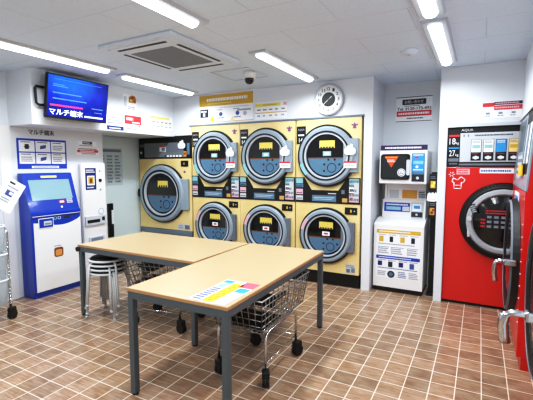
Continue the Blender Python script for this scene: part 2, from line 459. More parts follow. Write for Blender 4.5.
def make_stack():
    t = thing('stacked_dryer', '', 'dryer')
    W = .4175
    b = MB(); b.box(-W, W, 0, .62, .165, 1.028, YELLOW, bev=.004); b.box(-W, W, 0, .62, 1.036, 2.064, YELLOW, bev=.004); b.box(-W+.01, W-.01, .012, .6, 1.0, 1.06, BLACK)
    b.build('cabinet', t)
    MB().box(-W, W, .02, .6, 0, .163, BLACK).build('plinth', t)
    b = MB()
    poly = [(-W, 1.036), (W, 1.036), (W, 1.345), (.26, 1.345), (.15, 1.19), (-.20, 1.19), (-.30, 1.345), (-W, 1.345)]
    b.prism(poly, -.010, .004, BLACK)
    cp = b.build('control_panel', t)
    b = MB(); b.rect(-.19, .125, 1.05, 1.128, -.0115, PANELBLUE); b.rect(-.17, .10, 1.095, 1.103, -.0122, LGREY); b.rect(-.16, .07, 1.075, 1.081, -.0122, LGREY)
    b.rect(0.02, .125, 1.145, 1.158, -.0115, LGREY); b.build('display', cp)
    b = MB()
    b.rect(-.41, -.315, 1.27, 1.335, -.0115, CYAN); b.rect(-.41, -.31, 1.22, 1.262, -.0115, PANELBLUE)
    b.rect(-.41, -.315, 1.13, 1.20, -.0115, PINK); b.rect(-.41, -.315, 1.06, 1.115, -.0115, LGREY)
    for z in (1.235, 1.15, 1.08): b.scrib(-.40, -.32, z-.012, z+.012, -.0122, 1, INK)
    b.build('price_label', cp)
    b = MB()
    b.rect(.285, .405, 1.255, 1.335, -.0115, CYAN); b.rect(.285, .405, 1.165, 1.245, -.0115, PAPER); b.rect(.285, .405, 1.055, 1.155, -.0115, PINK)
    b.rect(.34, .405, 1.10, 1.30, -.0122, LGREY); b.scrib(.29, .40, 1.06, 1.33, -.0128, 5, MIDGREY, .5); b.rect(.29, .335, 1.185, 1.215, -.0122, INK); b.rect(.30, .33, 1.08, 1.11, -.0122, BROWN)
    b.rect(.20, .265, 1.05, 1.10, -.0115, mat('tan_print', (196, 158, 100), .5)); b.rect(.19, .23, 1.15, 1.20, -.0115, MIDGREY)
    b.build('coin_panel', cp)
    dryer_door(t, 1.612, .37, True)
    dryer_door(t, .628, .342, False)
    up = t.children[-2]
    b = MB(); b.box(.235, .385, -.074, -.070, 1.465, 1.545, PAPER); b.rect(.235, .385, 1.525, 1.545, -.0755, SIGNRED); b.scrib(.25, .37, 1.475, 1.515, -.0755, 1, PINK)
    b.build('price_sticker', up)
    blob_tag(up, .305, 1.685, .13, -.076)
    b = MB(); b.box(-.405, -.285, -.008, .002, 1.765, 1.985, BLACK); pl = b.build('size_plate', t)
    MB().rect(-.385, -.305, 1.865, 1.885, -.0092, PAPER).build('plate_bar', pl)
    lettering('AQUA', pl, LAV, -.39, -.30, 1.925, 1.955, -.0085)
    lettering('14', pl, PAPER, -.375, -.325, 1.785, 1.84, -.0085, bold=.01); lettering('kg', pl, PAPER, -.32, -.294, 1.778, 1.81, -.0085)
    b = MB()
    cx, cz = 0, 0
    b.M = Matrix.Translation((.335, 0, 1.965)) @ Matrix.Scale(1.15, 4, (1, 0, 0)) @ Matrix.Scale(1.15, 4, (0, 0, 1))
    b.prism([(cx-.035, cz+.005), (cx-.012, cz-.005), (cx-.02, cz-.03), (cx+.02, cz-.03), (cx+.012, cz-.005), (cx+.035, cz+.005), (cx+.03, cz+.018), (cx+.012, cz+.012), (cx, cz+.035), (cx-.012, cz+.012), (cx-.03, cz+.018)], -.004, .001, PURPLE)
    b.build('emblem', t)
    b = MB(); b.box(.235, .385, -.006, .002, .905, .99, BLACK); b.rect(.30, .32, .93, .965, -.0072, GOLD); b.rect(.345, .36, .94, .955, -.0072, LGREY); b.build('status_window', t)
    b = MB(); b.rect(.255, .375, .18, .295, -.0012, LGREY); b.rect(.265, .31, .19, .235, -.002, MIDGREY); b.rect(.325, .37, .195, .25, -.002, INKGREY); b.scrib(.26, .37, .25, .29, -.002, 2, INKGREY); b.build('notice_sticker', t)
    return t
proto = make_stack()
labs = ['yellow two-door stacked dryer next to the large single dryer', 'yellow two-door stacked dryer in the middle, between two stacked dryers', 'yellow two-door stacked dryer beside the white pillar, under the wall clock']
for i, x in enumerate((-3.336, -2.497, -1.648)):
    o = proto if i == 0 else copy_tree(proto)
    o.location = (x, YW-.005, 0); o['label'] = labs[i]; o['group'] = 'yellow stacked dryers'
    if i == 0: o.scale = (1, 1, 1)

# large single yellow dryer
t = thing('single_dryer', 'large yellow single-drum dryer with dark grey top panel by the left wall', 'dryer', (-4.312, YW-.005, 0)); t.scale = (1.035, 1, 1)
b = MB(); b.box(-.52, .52, 0, .62, .50, 1.60, YELLOW, bev=.004); b.box(-.52, .52, .01, .62, 1.60, 1.928, BLACK); b.build('cabinet', t)
b = MB(); b.box(-.52, .52, -.012, .6, .425, .495, SLATE, bev=.006); b.box(-.50, .50, .03, .58, 0, .425, MIDGREY); b.build('plinth', t)
b = MB(); b.box(-.395, .38, -.004, .012, 1.625, 1.845, DARKGREY); b.rect(.06, .30, 1.70, 1.835, -.0052, MIDGREY); b.scrib(-.36, -.02, 1.66, 1.80, -.0052, 4, MIDGREY, .5)
b.rect(.02, .33, 1.635, 1.655, -.0055, INK)
for i in range(5): b.rect(.06+i*.06, .105+i*.06, 1.628, 1.655, -.006, PAPER)
cp = b.build('control_panel', t)
b = MB(); b.box(-.08, .04, -.008, -.004, 1.71, 1.80, PAPER); b.rect(-.08, .04, 1.78, 1.80, -.0092, SIGNRED); b.rect(-.03, .035, 1.715, 1.77, -.0092, INKGREY); b.build('price_sticker', cp)
b = MB(); b.box(.385, .43, -.004, .012, 1.63, 1.71, ORANGE); b.rect(.445, .495, 1.66, 1.83, -.001, PANELBLUE); b.rect(.39, .425, 1.66, 1.69, -.0055, BROWN); b.build('coin_panel', cp)
b = MB(); b.box(-.51, -.42, -.003, .012, 1.62, 1.77, BLACK); b.disc(-.465, 1.70, .02, -.0042, -.003, LGREY, 12); b.box(-.51, -.41, -.003, .012, 1.79, 1.83, CHARCOAL); b.build('size_plate', cp)
blob_tag(t, .36, 1.815, .13, -.02)
zc, k = 1.06, 1.24
b = MB()
b.lathe_y(-.03, zc, [(.335, -.008), (.335, -.05), (.36, -.07), (.415, -.07), (.44, -.045), (.44, -.008)], GREY)
b.box(.27, .485, -.05, -.004, zc-.235, zc+.235, GREY, bev=.008)
d = b.build('door', t)
MB().ring(-.03, zc, .435, .456, -.036, -.003, BLACK, a0=.58, a1=2*PI-.58).build('door_edge', d)
b = MB(); b.ring(-.03, zc, .318, .34, -.062, -.01, LGREY); b.build('trim_ring', d)
b = MB(); b.ring(-.03, zc, .345, .37, -.0712, -.064, BLACK); b.build('seal', d)
b = MB(); b.disc(-.03, zc, .32, -.03, -.01, GLASSBLACK); b.build('door_glass', d)
b = MB(); b.disc(-.03, zc, .29, -.0325, -.0302, PANELBLUE, 40, PI+.09, 2*PI-.09)
cx, cz = .06, zc-.17
b.ring(cx, cz, .06, .07, -.034, -.0327, BLACK, 28)
for dx, dz in ((-.05, .12), (.046, .12), (-.115, .05), (.115, .05), (-.116, -.046)): b.disc(cx+dx, cz+dz, .016, -.034, -.0327, BLACK, 12)
b.rect(-.32, .26, zc-.035, zc-.02, -.0335, BROWN)
b.build('drum_panel', d)
b = MB(); b.rect(-.11, .09, zc+.10, zc+.20, -.0315, LABELYEL)
for i in range(4): b.rect(-.09+i*.045, -.06+i*.045, zc+.10, zc+.13, -.0322, INK)
b.build('glass_label', d)
b = MB(); b.box(-.505, -.475, -.06, -.003, zc-.06, zc+.06, BLACK, bev=.008); b.build('door_handle', d)
b = MB(); b.box(.33, .465, -.006, .002, 1.48, 1.57, BLACK); b.rect(.38, .40, 1.51, 1.54, -.0072, GOLD); b.build('status_window', t)
b = MB(); b.disc(.395, 1.40, .02, -.003, .001, PURPLE, 6); b.rect(.37, .42, 1.395, 1.405, -.004, PURPLE); b.build('emblem', t)
b = MB(); b.rect(.25, .48, .515, .60, -.0012, LGREY); b.rect(.38, .47, .525, .59, -.002, MIDGREY); b.scrib(.26, .36, .53, .585, -.002, 2, INKGREY); b.build('notice_sticker', t)

# ------------------------------------------------------------------ alcove: washer, dryer on its stand
t = thing('top_load_washer', 'white top-loading coin washer with instruction sheet in the alcove', 'washing machine', (-.80, 4.65, 0))
b = MB(); b.prism([(0, .055), (.46, .055), (.46, .87), (.20, .862), (.02, .815), (0, .80)], -.278, .278, WHITE, 'x'); b.build('cabinet', t)
MB().box(-.27, .27, .01, .45, 0, .055, BLACK).build('base', t)
b = MB(); b.prism([(.22, .862), (.46, .87), (.46, 1.085), (.25, 1.085)], -.235, .26, WHITE, 'x'); con = b.build('console', t)
Mc = Matrix.Translation((0, .22, .862)) @ Matrix.Rotation(-math.atan2(.03, .223), 4, 'X')
b = MB(); b.M = Mc
b.rect(-.215, .085, .075, .185, -.003, SIGNBLUE, .003); b.rect(-.19, -.02, .095, .135, -.004, CYAN); b.rect(0, .08, .085, .14, -.004, LGREY); b.scrib(-.19, .07, .145, .175, -.004, 1, PAPER); b.build('instruction_label', con)
b = MB(); b.M = Mc
b.box(.10, .235, -.012, .001, .01, .195, LGREY, bev=.004); b.rect(.115, .215, .09, .175, -.0132, PAPER); b.rect(.13, .20, .12, .155, -.0142, SKY); b.rect(.105, .23, .02, .08, -.0132, INK); b.disc(.165, .05, .014, -.0155, -.0132, LGREY, 12); b.build('coin_slot', con)
b = MB(); b.M = Matrix.Translation((0, 0, .0)) 
x0, x1, z0, z1 = -.245, .245, .17, .755
b.rect(x0, x1, z0, z1, -.0015, PAPER)
Y = -.0024
b.rect(x0, x1, .70, .745, Y, GOLD); b.scrib(x0+.03, x1-.03, .71, .735, -.0033, 1, PAPER)
for i, (c) in enumerate((GOLD, INK, GOLD, INK)):
    xx = x0+.03+i*.12; b.rect(xx, xx+.05-(i % 2)*.01, .60, .665, Y, c); b.scrib(xx-.01, xx+.09, .675, .69, Y, 1, INKGREY)
b.scrib(x0+.02, x1-.02, .565, .585, Y, 1, INKGREY)
for xa, xb in ((x0+.02, x0+.15), (x0+.17, x0+.31), (x0+.35, x1-.02)):
    b.rect(xa, xb, .535, .54, Y, INKBLUE); b.rect(xa, xa+.004, .45, .54, Y, INKBLUE); b.scrib(xa+.01, xb-.01, .455, .53, Y, 3, INKGREY)
b.rect(x0, x1, .395, .435, Y, SIGNBLUE); b.scrib(x0+.03, x1-.05, .405, .425, -.0033, 1, PAPER)
for i, c in enumerate((NAVY, INK, NAVY, INKBLUE)):
    xx = x0+.02+i*.12; b.rect(xx, xx+.05, .31-.01*(i % 2), .365, Y, c); b.scrib(xx, xx+.1, .37, .388, Y, 1, INKGREY)
b.scrib(x0+.02, x1-.02, .275, .295, Y, 1, INKBLUE)
b.disc(-.07, .215, .042, Y, -.0015, INK, 20); b.disc(-.07, .215, .025, Y-.001, -.0015, PANELBLUE, 16)
b.scrib(x0+.02, -.13, .19, .25, Y, 3, INKGREY); b.scrib(.01, .10, .18, .26, Y, 4, INKBLUE); b.scrib(.13, x1-.01, .18, .26, Y, 4, INKGREY)
b.build('instruction_sheet', t)

t = thing('coin_dryer', 'small white coin dryer on a stand above the top-loading washer', 'dryer', (-.77, 4.62, 0))
b = MB(); b.box(-.258, .258, 0, .50, 1.285, 1.665, WHITE, bev=.012); b.build('cabinet', t)
b = MB(); b.box(-.225, .225, .28, .40, 1.087, 1.284, WHITE); b.box(-.24, -.215, .26, .46, 1.087, 1.286, WHITE); b.box(.262, .277, .40, .46, .0, 1.286, WHITE); b.box(-.24, .277, .44, .46, 1.24, 1.286, WHITE)
st = b.build('stand', t)
b = MB(); b.rect(-.04, .13, 1.10, 1.20, .2785, ORANGE, .0015); b.scrib(-.03, .12, 1.11, 1.19, .2778, 3, GOLD); b.rect(.14, .225, 1.10, 1.20, .2785, LGREY, .0015); b.scrib(.15, .22, 1.11, 1.19, .2778, 3, INK); b.rect(-.19, -.08, 1.10, 1.20, .2785, LGREY, .0015); b.build('stand_label', st)
def rrect(x0, x1, z0, z1, r, n=5):
    P = []
    for cx, cz, a in ((x1-r, z1-r, 0), (x0+r, z1-r, PI/2), (x0+r, z0+r, PI), (x1-r, z0+r, 1.5*PI)):
        for i in range(n+1): P.append((cx+r*math.cos(a+PI/2*i/n), cz+r*math.sin(a+PI/2*i/n)))
    return P
b = MB(); b.prism(rrect(-.238, .082, 1.335, 1.625, .03), -.018, .0, GLASSBLACK); d = b.build('door', t)
b = MB(); b.prism(rrect(-.222, .05, 1.35, 1.61, .02), -.020, -.018, mat('door_window', (38, 44, 48), .1, coat=.8)); b.build('door_window', d)
b = MB(); b.prism(rrect(.048, .084, 1.385, 1.56, .015), -.042, -.018, LGREY); b.build('door_handle', d)
b = MB(); b.prism([(-.195, 1.60), (-.04, 1.60), (-.12, 1.47)], -.0212, -.020, mat('burnt_orange', (206, 88, 36), .5)); b.scrib(-.19, -.05, 1.575, 1.597, -.0222, 1, GOLD); b.scrib(-.165, -.075, 1.53, 1.565, -.0222, 2, PAPER); b.build('warning_sticker', d)
b = MB(); b.disc(-.008, 1.415, .044, -.0212, -.02, PAPER, 24); b.ring(-.008, 1.415, .03, .036, -.0222, -.0212, INK, 24); b.scrib(-.028, .012, 1.395, 1.43, -.0222, 2, INK); b.build('round_sticker', d)
b = MB(); b.box(.10, .235, -.006, .002, 1.315, 1.63, PANELBLUE); b.rect(.105, .23, 1.42, 1.625, -.0072, SKY); b.rect(.105, .23, 1.32, 1.395, -.0072, INK); b.disc(.165, 1.355, .016, -.012, -.0072, LGREY, 12)
b.scrib(.115, .22, 1.60, 1.62, -.008, 1, PAPER); b.rect(.13, .17, 1.575, 1.592, -.008, SIGNRED); b.rect(.115, .22, 1.51, 1.545, -.008, CYAN); b.disc(.155, 1.48, .015, -.0085, -.0072, PAPER, 12); b.scrib(.115, .22, 1.435, 1.46, -.008, 1, PAPER); b.build('control_panel', t)
b = MB(); b.box(-.25, .255, 0, .012, 0, .058, mat('plum_print', (58, 34, 82), .5)); b.scrib(-.20, .21, .012, .046, -.0009, 1, PAPER, .95)
tag(b.build('sign_strip', None, (-.77, 4.64, 1.666)), 'dark purple sign strip with white print on top of the coin dryer', 'sign')

def coin_box(z0, z1, y, label, cols):
    t = thing('coin_box', label, 'coin box', (-.445, y, 0), 0, 'narrow black boxes beside the washer')
    b = MB(); b.box(-.042, .047, 0, .10, z0, z1, BLACK, bev=.004); b.build('casing', t)
    b = MB(); h = z1-z0
    b.rect(-.028, .022, z0+h*.22, z0+h*.62, -.0012, cols[0]); b.disc(-.005, z0+h*.35, .018, -.0025, -.0012, cols[1], 10); b.disc(.008, z0+h*.5, .014, -.0025, -.0012, cols[1], 10); b.scrib(-.03, .03, z0+h*.72, z0+h*.9, -.0012, 2, INKGREY)
    b.build('picture_label', t)
coin_box(1.20, 1.40, 4.66, 'black narrow box with gold picture beside the coin dryer', (GOLD, PALEYEL))
coin_box(.90, 1.10, 4.66, 'black narrow box with orange picture beside the washer console', (ORANGE, BROWN))
t = thing('payment_post', 'dark slim post carrying two coin boxes beside the washer', 'post', (-.445, 4.78, 0))
MB().box(-.03, .045, -.02, .0, .03, 1.42, BLACK, bev=.003).build('post', t)
MB().box(-.04, .046, -.06, .06, 0, .03, BLACK, bev=.004).build('foot', t)
b = MB(); pts = [(-.055, -.05), (-.02, -.06), (.03, -.06), (.055, -.045), (.055, .02), (.035, .045), (.012, .04), (-.02, .04), (-.045, .03)]
b.prism(pts, 0, .006, PAPER)
b.rect(-.02, -.006, .03, .055, -.001, INK); b.rect(.016, .03, .03, .055, -.001, INK); b.rect(-.04, .04, -.04, -.034, -.001, LGREY)
tag(b.build('hanging_tag', None, (-.452, 4.655, 1.155)), 'white cut-out card with two dark clips hanging beside the washer', 'tag')

# ------------------------------------------------------------------ red washer dryer on the machine wall
t = thing('red_washer', 'large red washer dryer with round porthole beside the white pillar', 'washing machine', (0, 4.592, 0))
b = MB(); b.box(-.314, .775, 0, .60, .03, 1.478, RED, bev=.006); b.box(-.314, .775, .004, .60, 1.478, 1.893, BLACK); b.box(-.30, .77, .02, .58, 0, .03, BLACK); b.build('cabinet', t)
b = MB(); b.box(-.192, .70, -.006, .006, 1.53, 1.83, LGREY, bev=.003); b.scrib(-.06, .28, 1.79, 1.815, -.0072, 1, INK, .9); b.rect(-.165, -.15, 1.79, 1.815, -.0072, INKGREY); b.rect(-.125, -.11, 1.79, 1.815, -.0072, INKGREY); b.rect(-.30, .70, 1.495, 1.515, .002, MIDGREY, .003)
cp = b.build('control_panel', t)
for i, (c, c2) in enumerate(((LGREY, CYAN), (LGREY, CYAN), (SKY, SKY), (mat('cream_label', (240, 214, 150), .5), GOLD))):
    x = -.09+i*.111
    b = MB(); b.box(x, x+.094, -.010, -.006, 1.545, 1.76, BLACK); b.rect(x+.004, x+.09, 1.63, 1.757, -.0112, PAPER if i < 2 else c); b.rect(x+.012, x+.082, 1.67, 1.705, -.0122, c2); b.scrib(x+.012, x+.08, 1.72, 1.75, -.0122, 2, PAPER if i == 2 else INKGREY)
    b.scrib(x+.01, x+.08, 1.608, 1.622, -.0112, 1, SIGNRED); b.disc(x+.047, 1.575, .02, -.016, -.010, LGREY, 16); b.rect(x+.02, x+.075, 1.565, 1.585, -.0172, PAPER)
    b.build('course_button', cp)
b = MB(); b.box(-.306, -.198, -.004, .006, 1.482, 1.868, BLACK); b.rect(-.30, -.20, 1.795, 1.815, -.0052, SIGNRED); b.rect(-.30, -.20, 1.67, 1.685, -.0052, SKY); b.rect(-.30, -.20, 1.535, 1.57, -.0052, MIDGREY); b.scrib(-.29, -.21, 1.50, 1.525, -.0052, 1, INKGREY); pl = b.build('size_plate', t)
lettering('18', pl, PAPER, -.294, -.236, 1.715, 1.78, -.0045); lettering('kg', pl, PAPER, -.232, -.204, 1.708, 1.742, -.0045)
lettering('27', pl, PAPER, -.294, -.236, 1.592, 1.655, -.0045); lettering('kg', pl, PAPER, -.232, -.204, 1.585, 1.618, -.0045)
lettering('AQUA', t, PAPER, -.185, -.075, 1.845, 1.875, .003)
b = MB(); b.rect(.0, .30, 1.415, 1.465, -.0012, PAPER); b.scrib(.01, .29, 1.422, 1.458, -.002, 1, INKBLUE, .95); b.rect(-.215, -.09, 1.40, 1.46, -.0012, PINK); b.scrib(-.205, -.1, 1.405, 1.455, -.002, 2, SIGNRED, .9); b.build('notice_sticker', t)
b = MB()
def seg(x0, z0, x1, z1, w=.005): b.cyl((x0, -.001, z0), (x1, -.001, z1), w, PAPER, n=6)
S = [(-.245, 1.36), (-.20, 1.34), (-.17, 1.375), (-.13, 1.345), (-.15, 1.31), (-.165, 1.315), (-.165, 1.25), (-.235, 1.25), (-.235, 1.315), (-.255, 1.32), (-.245, 1.36)]
for p, q in zip(S, S[1:]): seg(*p, *q)
for i in range(6):
    a = i*PI/3; seg(-.26+.012*math.cos(a), 1.40+.012*math.sin(a), -.26+.03*math.cos(a), 1.40+.03*math.sin(a), .004)
seg(-.225, 1.285, -.175, 1.285, .003)
b.build('laundry_symbol', t)
cx, zc = .225, .925
b = MB(); b.lathe_y(cx, zc, [(.31, -.004), (.31, -.05), (.345, -.06), (.382, -.048), (.397, -.004)], BLACK)
for i in range(72):
    a = 2*PI*i/72; r = .374
    b.disc(cx+r*math.cos(a), zc+r*math.sin(a), .011, -.058, -.04, BLACK, 6)
d = b.build('door', t)
b = MB(); b.lathe_y(cx, zc, [(.268, -.02), (.268, -.06), (.285, -.080), (.318, -.076), (.332, -.055), (.332, -.02)], mat('silver_grey', (166, 170, 174), .35)); b.build('silver_ring', d)
b = MB(); b.lathe_y(cx, zc, [(.001, -.035), (.001, -.085), (.12, -.08), (.20, -.068), (.27, -.045), (.27, -.035)], GLASSBLACK); b.build('door_glass', d)
for i in range(3):
    for j in range(4): MB().box(.085+j*.062, .125+j*.062, -.0885, -.08, .865+i*.048, .89+i*.048, INKGREY).build('button', d)
b = MB(); b.scrib(.07, .30, 1.0, 1.05, -.0865, 2, SIGNRED); b.scrib(.03, .07, .86, .96, -.078, 3, SIGNRED); b.build('glass_print', d)
b = MB(); b.disc(-.075, .945, .024, -.085, -.05, LGREY, 16); b.box(-.09, -.062, -.075, -.06, .78, .925, LGREY, bev=.006); b.box(-.088, -.064, -.077, -.075, .755, .79, PINK); b.build('door_handle', d)
b = MB(); b.M = Matrix.Translation((-.04, 0, 1.05)) @ Matrix.Rotation(-.35, 4, 'Y'); b.box(-.025, .025, -.085, -.082, -.05, .05, INK); b.scrib(-.02, .02, -.04, .04, -.086, 4, LGREY); b.build('ring_sticker', d)

# ------------------------------------------------------------------ two big dryers along the right wall
def make_right():
    t = thing('wall_washer', '', 'washing machine')
    W = .59
    b = MB(); b.prism([(0, .10), (0, 1.30), (.012, 1.31), (.055, 1.95), (.50, 1.95), (.50, .10)], -W, W, RED, 'x'); b.box(-W+.01, W-.01, .03, .5, 0, .10, RED); b.build('cabinet', t)
    Mp = Matrix.Translation((0, .011, 1.31)) @ Matrix.Rotation(-math.atan2(.043, .64), 4, 'X')
    b = MB(); b.M = Mp; b.box(-W, W, -.014, .002, 0, .635, mat('panel_grey', (150, 162, 172), .3), bev=.004); b.box(-W+.02, -W+.2, -.018, -.013, .05, .58, DARKGREY); b.rect(-.36, .02, .30, .57, -.0152, CHARCOAL); b.rect(.10, .52, .12, .60, -.0152, BLACK); b.rect(-.36, .02, .08, .27, -.0152, LGREY); b.scrib(-.34, .08, .1, .25, -.0162, 3, INKGREY)
    for i in range(3): b.rect(.17+i*.115, .265+i*.115, .2, .5, -.0165, (LGREY, SLATE, PAPER)[i])
    b.box(-W, W, -.03, -.01, .60, .64, LGREY, bev=.004)
    cp = b.build('control_panel', t)
    zc, r = .74, .47
    b = MB(); b.lathe_y(0, zc, [(.37, -.002), (.37, -.045), (.40, -.056), (.445, -.056), (r, -.044), (r+.01, -.002)], BLACK); d = b.build('door', t)
    b = MB(); b.lathe_y(0, zc, [(.448, -.050), (.45, -.060), (.460, -.060), (.468, -.046)], MIDGREY); b.build('chrome_ring', d)
    b = MB(); b.lathe_y(0, zc, [(.001, -.02), (.001, -.05), (.2, -.05), (.30, -.046), (.372, -.038), (.372, -.02)], GLASSBLACK); b.build('door_glass', d)
    b = MB(); b.tube([(.47, -.03, .77), (.47, -.135, .775), (.468, -.155, .76), (.46, -.16, .71), (.45, -.156, .65), (.445, -.15, .61)], .018, CHROME, 8); b.box(.44, .50, -.10, -.02, .745, .795, CHROME, bev=.01); b.build('door_handle', d)
    for i in range(9):
        for x in (-.50, .56): MB().disc(x, .35+i*.09, .006, -.006, .0, LGREY, 8).build('rivet', t)
    return t
o = make_right(); o.location = (.29, 3.868, 0); o.rotation_euler = (0, 0, RZR)
o['label'] = 'farther of two red washers along the right wall, with a yellow sticker'; o['group'] = 'red washers along the right wall'
o2 = copy_tree(o); o2.location = (.365, 2.678, 0); [setattr(g, 'scale', (1, 1.45, 1)) for d in o2.children for g in d.children if g.name.startswith('door_handle')]; o2['label'] = 'nearer of two red washers along the right wall, cut off by the photo edge'
b = MB(); b.box(.12, .36, -.016, -.006, 1.42, 1.50, YSTICK); b.build('yellow_sticker', o)
b = MB(); b.box(-.26, .12, -.004, -.0005, 1.14, 1.27, PAPER); b.rect(-.22, .08, 1.16, 1.24, -.0048, SKY); b.build('notice_sticker', o)

# ------------------------------------------------------------------ kiosk, change machine
t = thing('payment_kiosk', 'blue and white touchscreen payment kiosk against the left wall', 'kiosk', (-4.518, 2.775, 0), RZL)
b = MB(); prof = [(0, 0), (-.195, 0), (-.195, .06), (-.21, .065), (-.21, .90), (-.222, .93), (-.222, .965), (-.20, .985), (-.075, 1.40), (-.06, 1.412), (0, 1.412)]
b.prism(prof, -.30, .30, BLUE, 'x'); b.build('cabinet', t)
b = MB(); P = [(-.275, .07), (.30, .07), (.30, .875)]
P += [(.30-.575*i/16, .875-.07*math.sin(PI*min(1, i/16*1.15))**.8 if i/16*1.15 < 1 else .875-.02) for i in range(1, 16)] + [(-.275, .86)]
b.prism(P, -.216, -.209, WHITE); fp = b.build('front_panel', t)
b = MB(); b.rect(-.225, -.05, .79, .905, -.2225, WHITE, .004); b.rect(-.217, -.058, .798, .897, -.2237, BLUE); b.rect(-.165, -.075, .82, .87, -.2248, LGREY); b.rect(-.155, -.085, .83, .85, -.2258, INKGREY); b.build('card_slot', t)
b = MB(); b.rect(-.29, .30, .928, .934, -.2225, WHITE)
for x, c in ((-.02, CYAN), (.03, LGREY)): b.ring(x, .89, .014, .02, -.213, -.21, c, 16)
b.rect(.09, .17, .875, .905, -.2115, INK); b.build('front_print', t)
Ms = Matrix.Translation((0, -.20, .985)) @ Matrix.Rotation(-math.atan2(.125, .415), 4, 'X')
b = MB(); b.M = Ms; b.rect(-.245, .245, .125, .365, -.004, SCREENGREY, .004); b.build('touchscreen', t)
b = MB(); b.M = Ms; b.rect(-.09, .10, .388, .412, -.003, PALEYEL, .003); b.build('yellow_label', t)
b = MB(); b.M = Ms; b.rect(.06, .13, .075, .11, -.003, SIGNRED, .003); b.rect(.07, .12, .08, .10, -.004, PAPER); b.rect(.16, .23, .07, .12, -.003, LGREY, .003); b.scrib(.165, .225, .075, .115, -.004, 2, INKBLUE); b.disc(.08, .03, .012, -.003, 0, PAPER, 10); b.build('card_reader', t)
b = MB(); b.prism(rrect(-.055, .055, .435, .545, .025), -.219, -.2155, BROWN); b.prism(rrect(-.04, .04, .445, .52, .018), -.2205, -.219, ORANGE); b.rect(-.05, .03, .56, .568, -.2168, INKGREY); b.build('dispensing_slot', fp)
b = MB(); b.box(.275, .292, -.219, -.215, .10, .16, LGREY); b.build('lock', fp)

t = thing('change_machine', 'narrow white change machine set flush in the wall beside the blue kiosk', 'machine', (-4.519, 3.425, 0), RZL)
b = MB(); b.box(-.18, .18, -.04, -.001, 0, 1.53, WHITE, bev=.005); b.box(-.165, .165, -.043, -.039, .02, 1.50, WHITE); b.build('cabinet', t)
b = MB(); b.rect(-.13, .03, 1.18, 1.465, -.0445, NAVY, .002); b.rect(-.105, .005, 1.24, 1.365, -.0455, PAPER); b.rect(-.09, -.01, 1.255, 1.35, -.0465, GOLD); b.rect(-.07, -.03, 1.27, 1.33, -.0475, BROWN); b.scrib(-.12, .02, 1.40, 1.45, -.0455, 2, PAPER); b.scrib(-.11, .01, 1.195, 1.225, -.0455, 1, PAPER); b.build('instruction_label', t)
b = MB(); b.disc(.09, 1.30, .022, -.055, -.043, BLACK, 16); b.disc(.09, 1.425, .01, -.05, -.043, INKGREY, 10); b.disc(.09, 1.175, .012, -.05, -.043, INKGREY, 10); b.build('button', t)
b = MB(); b.ring(.09, .885, .032, .045, -.05, -.043, LGREY, 20); b.disc(.09, .885, .03, -.047, -.043, PAPER, 16); b.build('lock', t)
b = MB(); b.box(-.165, .145, -.065, -.04, .71, .835, LGREY, bev=.006); b.box(-.14, .05, -.068, -.064, .745, .785, BLACK); b.box(.085, .125, -.067, -.064, .76, .81, BLACK); b.build('bill_slot', t)
b = MB(); b.box(-.12, .12, -.06, -.04, .44, .56, LGREY, bev=.01); b.box(-.09, .09, -.063, -.058, .46, .54, INKGREY); b.build('coin_tray', t)

# ------------------------------------------------------------------ television
TC = Vector((-3.985, 2.885, 2.232))
t = thing('television', 'black flat television with blue screen tilted from the soffit', 'television', TC, RZL)
Mt = Matrix.Rotation(math.radians(9), 4, 'X')
w, h = .378, .228
b = MB(); b.M = Mt; b.box(-w, w, -.02, .018, -h, h, BLACK, bev=.006); b.box(-.25, .25, .018, .05, -.15, .15, BLACK, bev=.01); b.build('casing', t)
b = MB(); b.M = Mt; b.rect(-w+.012, w-.012, -h+.02, h-.012, -.0212, SCREENM, .001)
y = -.0225
b.scrib(-.31, -.12, .10, .135, y, 2, BGLOW, .6); b.scrib(-.31, .06, .03, .05, y, 1, BGLOW, .6); b.scrib(-.31, .10, -.03, -.01, y, 1, BGLOW, .9)
b.scrib(.16, .34, -.085, -.07, y, 1, BGLOW, .8); b.scrib(.20, .33, -.125, -.115, y, 1, BGLOW, .8)
b.scrib(-.335, .05, -.108, -.072, y, 1, RGLOW, .98)
b.scrib(.075, .33, -.193, -.16, y, 1, WGLOW, .95); b.scrib(-.3, .3, .175, .185, y, 1, BGLOW, .8)
s = b.build('screen', t)
lettering('マルチ端末', s, WGLOW, -.342, .055, -.193, -.125, -.0215, M=Mt, bold=.012)
b = MB()
b.tube([(-.30, .06, -.10), (-.415, .07, -.10), (-.43, .075, -.08), (-.43, .085, .07), (-.415, .085, .09), (-.30, .09, .09)], .013, BLACK, 8); b.box(-.30, .30, .075, .114, -.12, .14, BLACK)
b.build('wall_bracket', t)

